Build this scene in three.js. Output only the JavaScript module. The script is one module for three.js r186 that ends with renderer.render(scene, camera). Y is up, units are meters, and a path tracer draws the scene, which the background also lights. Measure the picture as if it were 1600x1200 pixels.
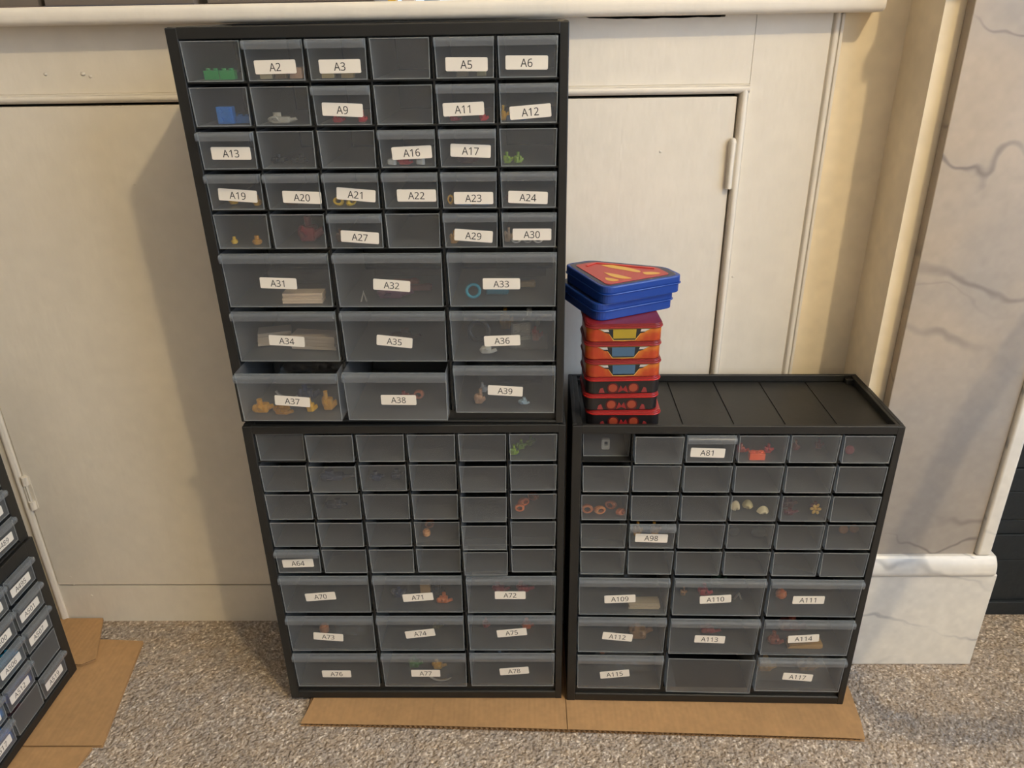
import * as THREE from 'three';
import { RoundedBoxGeometry } from 'three/addons/geometries/RoundedBoxGeometry.js';
import { RectAreaLightUniformsLib } from 'three/addons/lights/RectAreaLightUniformsLib.js';
import { mergeGeometries } from 'three/addons/utils/BufferGeometryUtils.js';

// ------------------------------------------------------------------ camera, sky, exposure
const scene = new THREE.Scene();
const camera = new THREE.PerspectiveCamera(53.64, 4 / 3, 0.05, 30);
camera.position.set(0.335, 0.8458, 0.7832);
camera.rotation.set(-0.431, 0.0215, -0.0164, 'YXZ');
scene.background = new THREE.Color().setRGB(0.9, 1.1, 1.45);          // sky beyond the unseen window
const renderer = new THREE.WebGLRenderer({ antialias: true });
renderer.toneMapping = THREE.LinearToneMapping;
renderer.toneMappingExposure = 1.01;
renderer.shadowMap.enabled = true;

const RX = 2.05, WZ0 = .20, WZ1 = 1.95, WY0 = .45, WY1 = 2.35;     // unseen right-hand wall and window, placed to light the right side
// light of the unseen window: as large as its opening and in its plane
RectAreaLightUniformsLib.init();
const unseenWindowLight = new THREE.RectAreaLight(new THREE.Color().setRGB(.62, .765, 1), 4.55, WZ1 - WZ0 - .1, WY1 - WY0 - .1);
unseenWindowLight.position.set(RX + .02, (WY0 + WY1) / 2, (WZ0 + WZ1) / 2); unseenWindowLight.lookAt(0, (WY0 + WY1) / 2, (WZ0 + WZ1) / 2); unseenWindowLight.name = 'unseenWindowLight'; scene.add(unseenWindowLight);

const LAMP = { at: [1.50, 2.64, 1.59], power: 8.0, color: [1.0, 0.79, 0.48] };

// ------------------------------------------------------------------ helpers
let seed = 20231;
const rnd = () => { seed = (seed * 1664525 + 1013904223) >>> 0; return seed / 4294967296; };
const rr = (a, b) => a + (b - a) * rnd();
const V = (x, y, z) => new THREE.Vector3(x, y, z);

const used = new Map();
function numbered(name) {
  const n = used.get(name) || 0; used.set(name, n + 1);
  return n ? `${name}_${String(n).padStart(3, '0')}` : name;
}
function shade(o) { o.traverse(m => { if (m.isMesh) { m.castShadow = true; m.receiveShadow = true; } }); return o; }
function thing(name, label, category, pos = [0, 0, 0], turn = 0, group) {
  const o = new THREE.Group(); o.name = numbered(name); scene.add(o);
  o.position.set(...pos); o.rotation.order = 'YXZ'; o.rotation.y = turn;
  o.userData = { label, category }; if (group) o.userData.group = group;
  return o;
}
function part(name, geo, mat, parent, label) {
  const m = new THREE.Mesh(Array.isArray(geo) ? merge(geo) : geo, mat); m.name = name;
  m.castShadow = m.receiveShadow = true; if (label) m.userData.label = label;
  parent.add(m); return m;
}
function struct(name, geo, mat) {
  const m = part(name, geo, mat, scene); m.userData.kind = 'structure'; return m;
}
// uv in metres, taken from the position along the face's main axis
function metric(geo) {
  const g = geo.index ? geo.toNonIndexed() : geo;
  if (!g.attributes.normal) g.computeVertexNormals();
  const p = g.attributes.position, n = g.attributes.normal, uv = new Float32Array(p.count * 2);
  for (let i = 0; i < p.count; i++) {
    const ax = Math.abs(n.getX(i)), ay = Math.abs(n.getY(i)), az = Math.abs(n.getZ(i));
    let u, v;
    if (az >= ax && az >= ay) { u = p.getX(i); v = p.getY(i); }
    else if (ay >= ax) { u = p.getX(i); v = p.getZ(i); }
    else { u = p.getZ(i); v = p.getY(i); }
    uv[2 * i] = u; uv[2 * i + 1] = v;
  }
  g.setAttribute('uv', new THREE.BufferAttribute(uv, 2));
  for (const k of Object.keys(g.attributes)) if (!['position', 'normal', 'uv'].includes(k)) g.deleteAttribute(k);
  return g;
}
const merge = list => { const a = list.map(metric); return a.length > 1 ? mergeGeometries(a) : a[0]; };
// boxes given by their limits
function bx(x0, x1, y0, y1, z0, z1) {
  const g = new THREE.BoxGeometry(x1 - x0, y1 - y0, z1 - z0); g.translate((x0 + x1) / 2, (y0 + y1) / 2, (z0 + z1) / 2); return metric(g);
}
function rbx(x0, x1, y0, y1, z0, z1, r = 0.001, s = 2) {
  const w = x1 - x0, h = y1 - y0, d = z1 - z0;
  const g = new RoundedBoxGeometry(w, h, d, s, Math.min(r, w * .49, h * .49, d * .49)); g.translate((x0 + x1) / 2, (y0 + y1) / 2, (z0 + z1) / 2); return metric(g);
}
function cyl(r0, r1, h, seg = 16, open = false) { const g = new THREE.CylinderGeometry(r0, r1, h, seg, 1, open); g.translate(0, h / 2, 0); return metric(g); }
function xf(g, { p = [0, 0, 0], r = [0, 0, 0], s = [1, 1, 1] }) {
  const m = new THREE.Matrix4().compose(V(...p), new THREE.Quaternion().setFromEuler(new THREE.Euler(...r)), V(...s)); return g.clone().applyMatrix4(m);
}
function roundRect(w, h, r, cx = 0, cy = 0) {
  const s = new THREE.Shape(), x = cx - w / 2, y = cy - h / 2;
  s.moveTo(x + r, y); s.lineTo(x + w - r, y); s.absarc(x + w - r, y + r, r, -Math.PI / 2, 0); s.lineTo(x + w, y + h - r); s.absarc(x + w - r, y + h - r, r, 0, Math.PI / 2);
  s.lineTo(x + r, y + h); s.absarc(x + r, y + h - r, r, Math.PI / 2, Math.PI); s.lineTo(x, y + r); s.absarc(x + r, y + r, r, Math.PI, Math.PI * 1.5); return s;
}
function poly(pts) { const s = new THREE.Shape(); pts.forEach(([x, y], i) => i ? s.lineTo(x, y) : s.moveTo(x, y)); s.closePath(); return s; }
// polygon with rounded corners
function roundPoly(pts, rad) {
  const s = new THREE.Shape(), n = pts.length;
  for (let i = 0; i < n; i++) {
    const a = pts[(i + n - 1) % n], b = pts[i], c = pts[(i + 1) % n];
    const la = Math.hypot(a[0] - b[0], a[1] - b[1]), lc = Math.hypot(c[0] - b[0], c[1] - b[1]);
    const r = Math.min(Array.isArray(rad) ? rad[i] : rad, la * .45, lc * .45);
    const p = [b[0] + (a[0] - b[0]) * r / la, b[1] + (a[1] - b[1]) * r / la], q = [b[0] + (c[0] - b[0]) * r / lc, b[1] + (c[1] - b[1]) * r / lc];
    i ? s.lineTo(...p) : s.moveTo(...p); s.quadraticCurveTo(b[0], b[1], q[0], q[1]);
  }
  s.closePath(); return s;
}
// shape drawn in (x, z-forward) laid flat: extruded upward from y0 by h
function slab(shape, y0, h, bevel = 0, seg = 6) {
  const g = new THREE.ExtrudeGeometry(shape, { depth: h - 2 * bevel, bevelEnabled: bevel > 0, bevelSize: bevel, bevelThickness: bevel, bevelSegments: 2, bevelOffset: -bevel, curveSegments: seg });
  g.translate(0, 0, bevel); g.rotateX(-Math.PI / 2); g.translate(0, y0, 0); return metric(g);
}

// ------------------------------------------------------------------ noise and textures
function hash(x, y, s) { let h = (x * 374761393 + y * 668265263 + s * 974634777) | 0; h = Math.imul(h ^ (h >>> 13), 1274126177); return ((h ^ (h >>> 16)) >>> 0) / 4294967296; }
function vnoise(x, y, per, s) {          // tiles with the period per
  const xi = Math.floor(x), yi = Math.floor(y), fx = x - xi, fy = y - yi, u = fx * fx * (3 - 2 * fx), v = fy * fy * (3 - 2 * fy);
  const m = k => ((k % per) + per) % per, x0 = m(xi), x1 = m(xi + 1), y0 = m(yi), y1 = m(yi + 1);
  const a = hash(x0, y0, s), b = hash(x1, y0, s), c = hash(x0, y1, s), d = hash(x1, y1, s);
  return a + (b - a) * u + (c - a) * v + (a - b - c + d) * u * v;
}
function fbm(x, y, per, oct, s) { let f = 0, a = .5, t = 0; for (let i = 0; i < oct; i++) { f += a * vnoise(x, y, per, s + i * 17); t += a; a *= .5; x *= 2; y *= 2; per *= 2; } return f / t; }
const clamp = (v, a = 0, b = 1) => Math.min(b, Math.max(a, v));
const mix = (a, b, t) => a + (b - a) * t;
const smooth = (a, b, x) => { const t = clamp((x - a) / (b - a)); return t * t * (3 - 2 * t); };
function tex(size, metres, fn, srgb = true) {
  const d = new Uint8Array(size * size * 4);
  for (let j = 0; j < size; j++) for (let i = 0; i < size; i++) {
    const c = fn(i / size, j / size), k = (j * size + i) * 4;
    d[k] = clamp(c[0], 0, 255); d[k + 1] = clamp(c[1], 0, 255); d[k + 2] = clamp(c[2], 0, 255); d[k + 3] = 255;
  }
  const t = new THREE.DataTexture(d, size, size, THREE.RGBAFormat); t.wrapS = t.wrapT = THREE.RepeatWrapping; t.magFilter = THREE.LinearFilter; t.minFilter = THREE.LinearMipmapLinearFilter; t.generateMipmaps = true;
  t.repeat.set(1 / metres, 1 / metres); if (srgb) t.colorSpace = THREE.SRGBColorSpace; t.needsUpdate = true; return t;
}
const grey = v => [v, v, v];

const paintMap = tex(512, 0.9, (u, v) => { const n = fbm(u * 6, v * 6, 6, 4, 3), f = fbm(u * 60, v * 60, 60, 2, 9); const k = 1 + (n - .5) * .05 + (f - .5) * .03; return [232 * k, 224 * k, 208 * k]; });
const paintBump = tex(512, 0.45, (u, v) => grey(255 * (.6 * fbm(u * 9, v * 9, 9, 4, 21) + .4 * fbm(u * 70, v * 24, 24, 3, 31))), false);
const yellowMap = tex(512, 0.8, (u, v) => { const n = fbm(u * 7, v * 7, 7, 4, 41), f = fbm(u * 60, v * 60, 60, 2, 43); const k = 1 + (n - .5) * .08 + (f - .5) * .05; return [244 * k, 230 * k, 202 * k]; });
const plasterBump = tex(512, 0.5, (u, v) => grey(255 * fbm(u * 12, v * 12, 12, 5, 51)), false);

// yarn: a heather mix of pale and brown fibres; the pile height is its own pattern
const carpetMap = tex(1024, 0.6, (u, v) => {
  const wx = (fbm(u * 40, v * 40, 40, 2, 61) - .5) * .012, wy = (fbm(u * 40, v * 40, 40, 2, 62) - .5) * .012;
  const a = vnoise((u + wx) * 230, (v + wy) * 230, 230, 63), b = vnoise(u * 400, v * 400, 400, 64), c = vnoise((u - wy) * 130, (v + wx) * 130, 130, 66), big = fbm(u * 7, v * 7, 7, 3, 65), hue = vnoise(u * 50, v * 50, 50, 67);
  const t = clamp(.5 + (.5 * a + .3 * b + .2 * c - .5) * 1.5), pale = smooth(.62, .95, t), k = .95 + .1 * big;
  const mid = [161, 147, 131], brown = [130, 116, 101], cream = [214, 201, 184];
  return [0, 1, 2].map(i => mix(mix(brown[i], mid[i], smooth(.1, .5, t)), cream[i], pale) * k * (1.06) + (hue - .5) * [8, 2, -6][i]);
});
const carpetBump = tex(1024, 0.6, (u, v) => grey(255 * clamp(.5 + (.6 * vnoise(u * 170, v * 170, 170, 163) + .4 * vnoise(u * 340, v * 340, 340, 164) - .5) * 1.5)), false);
const cardMap = tex(512, 0.5, (u, v) => {
  const n = fbm(u * 5, v * 5, 5, 4, 71), f = fbm(u * 90, v * 90, 90, 2, 72), fib = vnoise(u * 200, v * 20, 20, 73);
  const k = 1 + (n - .5) * .14 + (f - .5) * .08 + (fib - .5) * .04; return [172 * k, 135 * k, 91 * k];
});
const cardBump = tex(512, 0.5, (u, v) => grey(255 * (.55 + .12 * Math.sin(u * Math.PI * 2 * 72) + .3 * (fbm(u * 30, v * 6, 6, 3, 75) - .5))), false);
// marble: clouded ground with fine wandering veins
function marble(base, cloud, vein, s) {
  return tex(1024, 0.75, (u, v) => {
    const w = fbm(u * 3, v * 3, 3, 5, s), w2 = fbm(u * 10, v * 10, 10, 4, s + 5), c = fbm(u * 3 + w, v * 3, 3, 5, s + 9);
    const vein1 = (n, tilt, warp, width, ph) => { const b = v * n + u * tilt + (w - .5) * warp + (w2 - .5) * .5 + ph, d = Math.abs(b - Math.round(b)); return 1 - smooth(0, width * (.25 + 1.3 * vnoise(u * 11, v * 11, 11, s + 12)), d); };
    const line = vein1(5, 1, 1.4, .03, .2) * smooth(.25, .6, vnoise(u * 5 + 3, v * 5, 5, s + 14)) * (.55 + .45 * vnoise(u * 60, v * 60, 60, s + 16));
    const l2 = vein1(8, 2, 2.2, .09, .6) * smooth(.4, .7, fbm(u * 4, v * 4, 4, 3, s + 15)) * .4;
    const fine = fbm(u * 80, v * 80, 80, 2, s + 20) - .5, k = smooth(.35, .75, c);
    return [0, 1, 2].map(i => mix(mix(base[i], cloud[i], k), vein[i], clamp(line * .7 + l2 * 1.2)) * (1 + fine * .06));
  });
}
const marbleGreyMap = marble([184, 168, 147], [160, 153, 144], [100, 94, 90], 81);
const marbleCreamMap = marble([236, 230, 216], [214, 212, 206], [142, 141, 140], 131);
const blackBump = tex(256, 0.2, (u, v) => grey(255 * fbm(u * 20, v * 20, 20, 4, 91)), false);

// ------------------------------------------------------------------ materials
const std = (o) => new THREE.MeshStandardMaterial(o), phy = (o) => new THREE.MeshPhysicalMaterial(o);
const lin = (r, g, b) => new THREE.Color().setRGB(r, g, b);
const M = {
  paint: std({ map: paintMap, bumpMap: paintBump, bumpScale: 0.0006, roughness: 0.5 }),
  yellow: std({ map: yellowMap, bumpMap: plasterBump, bumpScale: 0.001, roughness: 0.8 }),
  white: std({ color: lin(.72, .72, .71), roughness: 0.9 }),
  roomWall: std({ color: lin(.42, .415, .405), roughness: 0.9 }),  // unseen walls, toned down to keep bounced light low
  roomWallDeep: std({ color: lin(.30, .27, .24), roughness: 0.9 }),  // unseen left wall, darker still to hold back bounce
  carpet: std({ map: carpetMap, bumpMap: carpetBump, bumpScale: 0.0025, roughness: 1 }),
  card: std({ map: cardMap, bumpMap: cardBump, bumpScale: 0.0004, roughness: 0.85 }),
  cardEdge: std({ color: '#7d6040', roughness: 0.9 }),
  marbleGrey: std({ map: marbleGreyMap, roughness: 0.38 }),
  marbleCream: std({ map: marbleCreamMap, roughness: 0.3 }),
  iron: std({ color: '#20262a', bumpMap: blackBump, bumpScale: 0.0008, roughness: 0.55 }),
  ironDark: std({ color: '#0c0e10', roughness: 0.8 }),
  black: std({ color: '#20201e', bumpMap: blackBump, bumpScale: 0.00015, roughness: 0.46 }),
  blackIn: std({ color: '#1c1c1a', roughness: 0.6 }),
  frost: phy({ color: lin(.84, .87, .88), roughness: 0.37, transmission: 0.932, thickness: 0, ior: 1.45, specularIntensity: 1 }),
  lip: phy({ color: lin(.84, .87, .89), roughness: 0.26, transmission: 0.92, thickness: 0, ior: 1.45, specularIntensity: 0.7 }),
  rim: phy({ color: lin(.80, .83, .83), roughness: 0.4, transmission: 0.86, thickness: 0, ior: 1.45 }),
  bag: phy({ color: lin(.97, .97, .96), roughness: 0.16, transmission: 0.975, thickness: 0, ior: 1.45 }),
  metal: std({ color: '#c9c9c4', roughness: 0.3, metalness: 1 }),
  pine: std({ color: '#8f6d48', roughness: 0.8 }),
  glass: phy({ color: '#ffffff', roughness: 0.0, transmission: 1, thickness: 0 }),
};
const plasticCache = new Map();
function plastic(hex) { if (!plasticCache.has(hex)) plasticCache.set(hex, std({ color: hex, roughness: 0.32 })); return plasticCache.get(hex); }
const clearCache = new Map();
function clearPlastic(hex) { if (!clearCache.has(hex)) clearCache.set(hex, phy({ color: hex, roughness: 0.45, transmission: 0.5, thickness: 0 })); return clearCache.get(hex); }

// ------------------------------------------------------------------ the room
const FLOOR = -0.006, ZW = -0.162, CEIL = 2.80;
struct('floor', bx(-2.1, 2.9, FLOOR - .1, FLOOR, -.7, 3.4), M.carpet);
struct('ceiling', bx(-2.1, 2.9, CEIL, CEIL + .1, -.7, 3.4), M.white);
struct('wall_left', bx(-2.1, -2.0, FLOOR, CEIL, -.7, 3.4), M.roomWallDeep);
struct('wall_back', bx(-2.0, .7675, .90, CEIL, -.60, -.50), M.yellow);
struct('wall_front', bx(-2, RX, FLOOR, CEIL, 3.3, 3.4), M.roomWall);
struct('wall_right', [bx(RX, RX + .1, FLOOR, CEIL, -.7, WZ0), bx(RX, RX + .1, FLOOR, CEIL, WZ1, 3.4), bx(RX, RX + .1, FLOOR, WY0, WZ0, WZ1), bx(RX, RX + .1, WY1, CEIL, WZ0, WZ1)], M.roomWall);
{
  const a = RX + .03, b = RX + .08, w = struct('unseen_window_1', [bx(a, b, WY0, WY0 + .05, WZ0, WZ1), bx(a, b, WY1 - .05, WY1, WZ0, WZ1), bx(a, b, WY0, WY1, WZ0, WZ0 + .05), bx(a, b, WY0, WY1, WZ1 - .05, WZ1), bx(a, b, 1.40, 1.45, WZ0, WZ1)], M.white);
  part('pane', bx(a + .023, a + .027, WY0 + .05, 1.40, WZ0 + .05, WZ1 - .05), M.glass, w);
  part('pane', bx(a + .023, a + .027, 1.45, WY1 - .05, WZ0 + .05, WZ1 - .05), M.glass, w);
}
// chimney breast with the fireplace opening, and the painted strip beside the cupboard
const BX0 = .7675, BZ = -.095;
struct('wall_chimney', [bx(BX0, .972, FLOOR, CEIL, -.6, BZ), bx(.972, 1.78, .92, CEIL, -.6, BZ), bx(1.78, RX, FLOOR, CEIL, -.6, BZ), bx(.972, 1.78, FLOOR, .92, -.6, -.4)], M.yellow);
struct('wall_alcove', bx(.690, BX0, FLOOR, CEIL, -.6, -.172), M.yellow);

// unseen pendant close to the ceiling, placed by the shadows it throws
{
  const t = thing('unseen_ceiling_lamp', 'unseen round glowing ceiling lamp on a short stem', 'lamp', [LAMP.at[0], LAMP.at[1], LAMP.at[2]]);
  part('globe', new THREE.SphereGeometry(.055, 24, 16), std({ color: '#ffffff', emissive: new THREE.Color().setRGB(1, .78, .48), emissiveIntensity: 4 }), t);
  part('stem', bx(-.008, .008, .05, CEIL - LAMP.at[1], -.008, .008), M.white, t);
  const l = new THREE.PointLight(new THREE.Color().setRGB(...LAMP.color), LAMP.power, 0, 2); l.position.set(0, 0, 0); l.castShadow = true; l.shadow.radius = 2.2; l.shadow.mapSize.set(2048, 2048); t.add(l);
}

// ------------------------------------------------------------------ built-in cupboard along the wall
const SH = .8625;                         // underside of the shelf
{
  const t = thing('built_in_cupboard', 'cream painted built-in cupboard with two flat doors behind the black cabinets', 'cupboard', [0, FLOOR, 0]);
  const q = (g) => { g.translate(0, -FLOOR, 0); return g; };
  const zb = ZW - .022;
  // face frame
  const rail = new THREE.Shape(); rail.moveTo(-1.2, .7905); rail.lineTo(.5945, .7905); rail.lineTo(.5945, SH);
  rail.lineTo(.5600, SH); [[.5595, .8605], [.545, .8601], [.53, .8606], [.51, .8598], [.49, .8604], [.47, .8596], [.455, .8604], [.44, .86], [.425, .8608], [.408, .8612]].forEach(p => rail.lineTo(...p)); rail.lineTo(.404, SH); rail.lineTo(-1.2, SH); rail.closePath();
  const rg = new THREE.ExtrudeGeometry(rail, { depth: .022, bevelEnabled: false }); rg.translate(0, 0, zb);
  part('top_rail', q(metric(rg)), M.paint, t);
  part('stile', q(bx(.5950, .6795, FLOOR, SH, zb, ZW)), M.paint, t);
  part('stile', q(bx(.062, .118, .067, .7800, zb, ZW)), M.paint, t);
  part('stile', q(bx(-1.2, -.4175, FLOOR, .7905, zb, ZW)), M.paint, t);
  // bead and quirk at the outer end of the stile
  const bead = q(merge([bx(.6795, .6805, FLOOR, SH, zb, ZW - .0035), xf(cyl(.0045, .0045, SH - FLOOR, 12), { p: [.6852, FLOOR, ZW - .0035] }), bx(.6805, .6925, FLOOR, SH, zb, ZW - .0035), rbx(.6893, .6935, FLOOR, SH, zb, ZW, .0015)]));
  part('end_bead', bead, M.paint, t);
  // rounded bead moulding around the doors
  const beadH = (x0, x1, y) => merge([xf(cyl(.0052, .0052, x1 - x0, 12), { p: [x1, y, ZW + .0005], r: [0, 0, Math.PI / 2] }), bx(x0, x1, y - .0052, y + .0052, zb, ZW - .001)]);
  const beadV = (x, y0, y1) => merge([xf(cyl(.0052, .0052, y1 - y0, 12), { p: [x, y0, ZW + .0005] }), bx(x - .0052, x + .0052, y0, y1, zb, ZW - .001)]);
  part('door_bead', q(beadH(-.4070, .5945, .7850)), M.paint, t);
  part('door_bead', q(beadV(.5895, FLOOR, .7850)), M.paint, t);
  part('door_bead', q(beadV(-.4120, FLOOR, .7850)), M.paint, t);
  part('kick_board', q(merge([bx(-.4070, .5843, FLOOR, .0655, zb, ZW - .001)])), M.paint, t);
  part('carcass', q(merge([bx(-1.2, .69, FLOOR, SH, -.49, -.48), bx(-1.2, .69, FLOOR, FLOOR + .004, -.48, zb), bx(-1.2, -1.18, FLOOR, SH, -.48, zb)])), M.pine, t);
  // doors
  const dl = part('door', q(rbx(-.4055, .0600, .0685, .7768, zb + .003, ZW + .0005, .0012)), M.paint, t);
  const dr = part('door', q(rbx(.1200, .5820, .0685, .7768, zb + .003, ZW + .0005, .0012)), M.paint, t);
  const hinge = (x, y, h) => merge([xf(cyl(.0042, .0042, h, 12), { p: [x, y, ZW + .0035] }), xf(cyl(.0046, .0046, h * .3, 12), { p: [x, y + h * .69, ZW + .0035] }), xf(new THREE.SphereGeometry(.0042, 12, 8), { p: [x, y + h, ZW + .0035] }), bx(x - .004, x + .006, y, y + h, ZW - .002, ZW + .0018)]);
  part('hinge', q(hinge(.5812, .6720, .055)), M.paint, dr);
  part('hinge', q(hinge(.5812, .1500, .055)), M.paint, dr);
  part('hinge', q(merge([xf(cyl(.0044, .0044, .014, 12), { p: [-.4020, .2130, ZW + .0035] }), xf(cyl(.0044, .0044, .014, 12), { p: [-.4020, .2550, ZW + .0035] }), xf(cyl(.0018, .0018, .055, 8), { p: [-.4020, .2130, ZW + .0035] }), bx(-.4062, -.4046, .213, .268, ZW - .002, ZW + .005), bx(-.3988, -.396, .213, .268, ZW - .002, ZW + .0012)])), M.paint, dl);
  part('hinge', q(hinge(-.4020, .6650, .055)), M.paint, dl);
  // blobs of old paint on the frame and doors
  const blobs = [];
  for (const [x, y, r] of [[-.178, .812, .003], [-.17, .809, .002], [-.222, .812, .0022], [.497, .716, .002], [-.146, .685, .0018], [-.382, .084, .0022], [-.381, .069, .002], [-.358, .047, .0022], [-.41, .30, .003], [-.417, .165, .004], [-.413, .158, .003], [.6, .56, .0016]]) blobs.push(xf(new THREE.SphereGeometry(r, 8, 6), { p: [x, y, ZW + .0003], s: [1, .8, .35] }));
  part('paint_drips', q(merge(blobs)), M.paint, t);
}
{ // shelf with a rounded nose, running along the top of the cupboard
  const t = thing('cupboard_shelf', 'long cream painted shelf with a rounded nose above the cupboard', 'shelf', [.724, SH, ZW]);
  t.rotation.y = .0075;
  const L = 1.9, prof = new THREE.Shape(), th = .0185, n = .0235;
  prof.moveTo(-.33, 0); prof.lineTo(n - .006, 0); prof.quadraticCurveTo(n, .001, n, .008); prof.quadraticCurveTo(n + .0003, th - .001, n - .006, th); prof.lineTo(-.33, th); prof.closePath();
  const g = new THREE.ExtrudeGeometry(prof, { depth: L, bevelEnabled: true, bevelSize: .003, bevelThickness: .003, bevelOffset: -.003, bevelSegments: 3, curveSegments: 8 });
  g.rotateY(-Math.PI / 2); part('shelf_board', metric(g), M.paint, t);
}
// things lying on the shelf: only their lower edges show
{
  const on = SH + .0187;
  const bk = (x0, x1, z0, h, col, name, label, cat) => {
    const t = thing(name, label, cat, [(x0 + x1) / 2, on, z0]); const w = x1 - x0;
    part('cover', [rbx(-w / 2, w / 2, 0, .0015, -.16, 0, .0007), rbx(-w / 2, w / 2, h - .0015, h, -.16, 0, .0007), rbx(-w / 2, w / 2, 0, h, -.162, -.158, .0007)], plastic(col), t);
    part('pages', bx(-w / 2 + .002, w / 2 - .002, .0015, h - .0015, -.158, -.002), plastic('#6f665c'), t); return t;
  };
  bk(-.42, -.205, -.155, .03, '#6d5c58', 'book', 'grey brown book lying on the shelf at the far left', 'book');
  bk(-.200, -.03, -.152, .02, '#4a4a52', 'book', 'dark grey book lying on the shelf above the first drawers', 'book');
  bk(-.02, .17, -.158, .022, '#3a302a', 'book', 'black brown book lying on the shelf above the tall stack', 'book');
  const bits = [[.188, '#d2b13a', .009, 'yellow toy block standing on the shelf above the tall stack'], [.206, '#b9b0a2', .014, 'white toy block standing on the shelf above the tall stack'], [.232, '#2f7f9c', .016, 'teal toy block standing on the shelf above the tall stack']];
  for (const [x, c, w, l] of bits) { const t = thing('toy_block', l, 'toy block', [x, on, -.160], 0, 'toy blocks on the shelf'); part('block', rbx(-w / 2, w / 2, 0, .019, -.016, 0, .0006), plastic(c), t); for (const s of [-.25, .25]) part('stud', xf(cyl(.0024, .0024, .0018, 12), { p: [w * s, .019, -.008] }), plastic(c), t); }
}

// ------------------------------------------------------------------ fireplace
{
  const t = thing('fireplace_surround', 'veined marble fireplace pilaster on a cream marble plinth', 'fireplace', [.88, FLOOR, -.0895]);
  const q = g => { g.translate(-.88, -FLOOR, .09); return g; };
  part('pilaster', q(rbx(.789, .949, .186, 1.08, BZ, -.0795, .0015)), M.marbleGrey, t, 'grey beige veined marble slab');
  part('edge_bead', q(merge([rbx(.949, .9695, .186, 1.08, BZ, -.0735, .005, 3)])), M.marbleCream, t);
  part('plinth', q(rbx(.789, .9835, FLOOR, .158, BZ, -.0695, .002)), M.marbleCream, t);
  const prof = new THREE.Shape(); prof.moveTo(0, 0); prof.lineTo(.0275, 0); prof.quadraticCurveTo(.031, .004, .030, .010); prof.quadraticCurveTo(.029, .022, .020, .029); prof.lineTo(0, .029); prof.closePath();
  const g = new THREE.ExtrudeGeometry(prof, { depth: .185, bevelEnabled: true, bevelSize: .003, bevelThickness: .003, bevelOffset: -.003, bevelSegments: 2 });
  g.rotateY(-Math.PI / 2); g.translate(.975, .1575, BZ); part('plinth_moulding', q(metric(g)), M.marbleCream, t);
  part('unseen_necking', q(rbx(.776, .99, .913, .940, BZ, -.048, .010, 3)), M.marbleCream, t);  // out of view, placed to cast the bump of shade beside the cupboard
  part('capital', q(rbx(.786, .985, 1.08, 1.16, BZ, -.06, .003)), M.marbleCream, t);
  part('mantel', q(rbx(.76, 2.02, 1.16, 1.20, BZ, .06, .004)), M.marbleCream, t);
  part('lintel', q(rbx(.985, 1.79, .93, 1.16, BZ, -.0795, .002)), M.marbleGrey, t);
  part('pilaster', q(rbx(1.80, 1.98, FLOOR, 1.16, BZ, -.0795, .002)), M.marbleGrey, t);
}
{
  const t = thing('fireplace_screen', 'black boarded fireplace screen closing the hearth right of the plinth', 'screen', [1.375, FLOOR, -.18]);
  const edges = [-.006, .0205, .098, .1460, .1715, .222, .262, .309, .36, .41, .47, .53, .60, .68, .76, .84, .918];
  for (let i = 0; i < edges.length - 1; i++) part('plank', rbx(-.40, .40, edges[i] - FLOOR + .0006, edges[i + 1] - FLOOR - .0006, -.012, (i ? .0015 * ((i * 7) % 3) / 2 : .006), .0012), M.iron, t);
  part('backing', bx(-.40, .40, 0, .92, -.03, -.012), M.ironDark, t);
}

// bentwood armchair out of the picture at the right: the hoop of its arm is shaped to throw the soft band on the marble and the carpet
{
  const O = [1.47, FLOOR, .10], t = thing('unseen_bentwood_chair', 'unseen bentwood armchair with hooped arms right of the fireplace pilaster', 'chair', O);
  const wood = std({ color: '#6a4326', roughness: 0.45 });
  const tube = (pts, r) => metric(new THREE.TubeGeometry(new THREE.CatmullRomCurve3(pts.map(p => V(p[0] - O[0], p[1] - O[1], p[2] - O[2]))), 64, r, 10));
  part('arm', tube([[1.34, .415, .19], [1.20, .398, .245], [1.066, .391, .272], [1.027, .391, .278], [.989, .391, .281], [.943, .391, .273], [.914, .392, .256], [.908, .410, .222], [.929, .455, .182], [.944, .527, .178], [.952, .589, .172], [.966, .65, .171], [.984, .731, .171], [1.006, .791, .171], [1.018, .827, .171], [1.06, .88, .175], [1.18, .91, .17], [1.40, .90, .13], [1.58, .84, .06]], .017), wood, t);
  part('arm', tube([[1.50, .415, -.04], [1.36, .50, -.045], [1.28, .66, -.045], [1.32, .74, -.045], [1.48, .76, -.04], [1.62, .76, .0]], .014), wood, t);
  part('back', tube([[1.60, .41, .22], [1.63, .70, .20], [1.66, .93, .14], [1.66, .97, .08], [1.66, .93, .02], [1.63, .70, -.02], [1.60, .41, -.03]], .014), wood, t);
  part('seat', xf(cyl(.165, .175, .026, 36), { p: [0, .408, 0] }), wood, t);
  for (const [a, b] of [[-.10, -.09], [.11, -.09], [-.10, .10], [.11, .10]]) part('leg', tube([[O[0] + a, .41, O[2] + b], [O[0] + a * 1.2, .2, O[2] + b * 1.2], [O[0] + a * 1.35, FLOOR + .002, O[2] + b * 1.35]], .013), wood, t);
}

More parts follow.
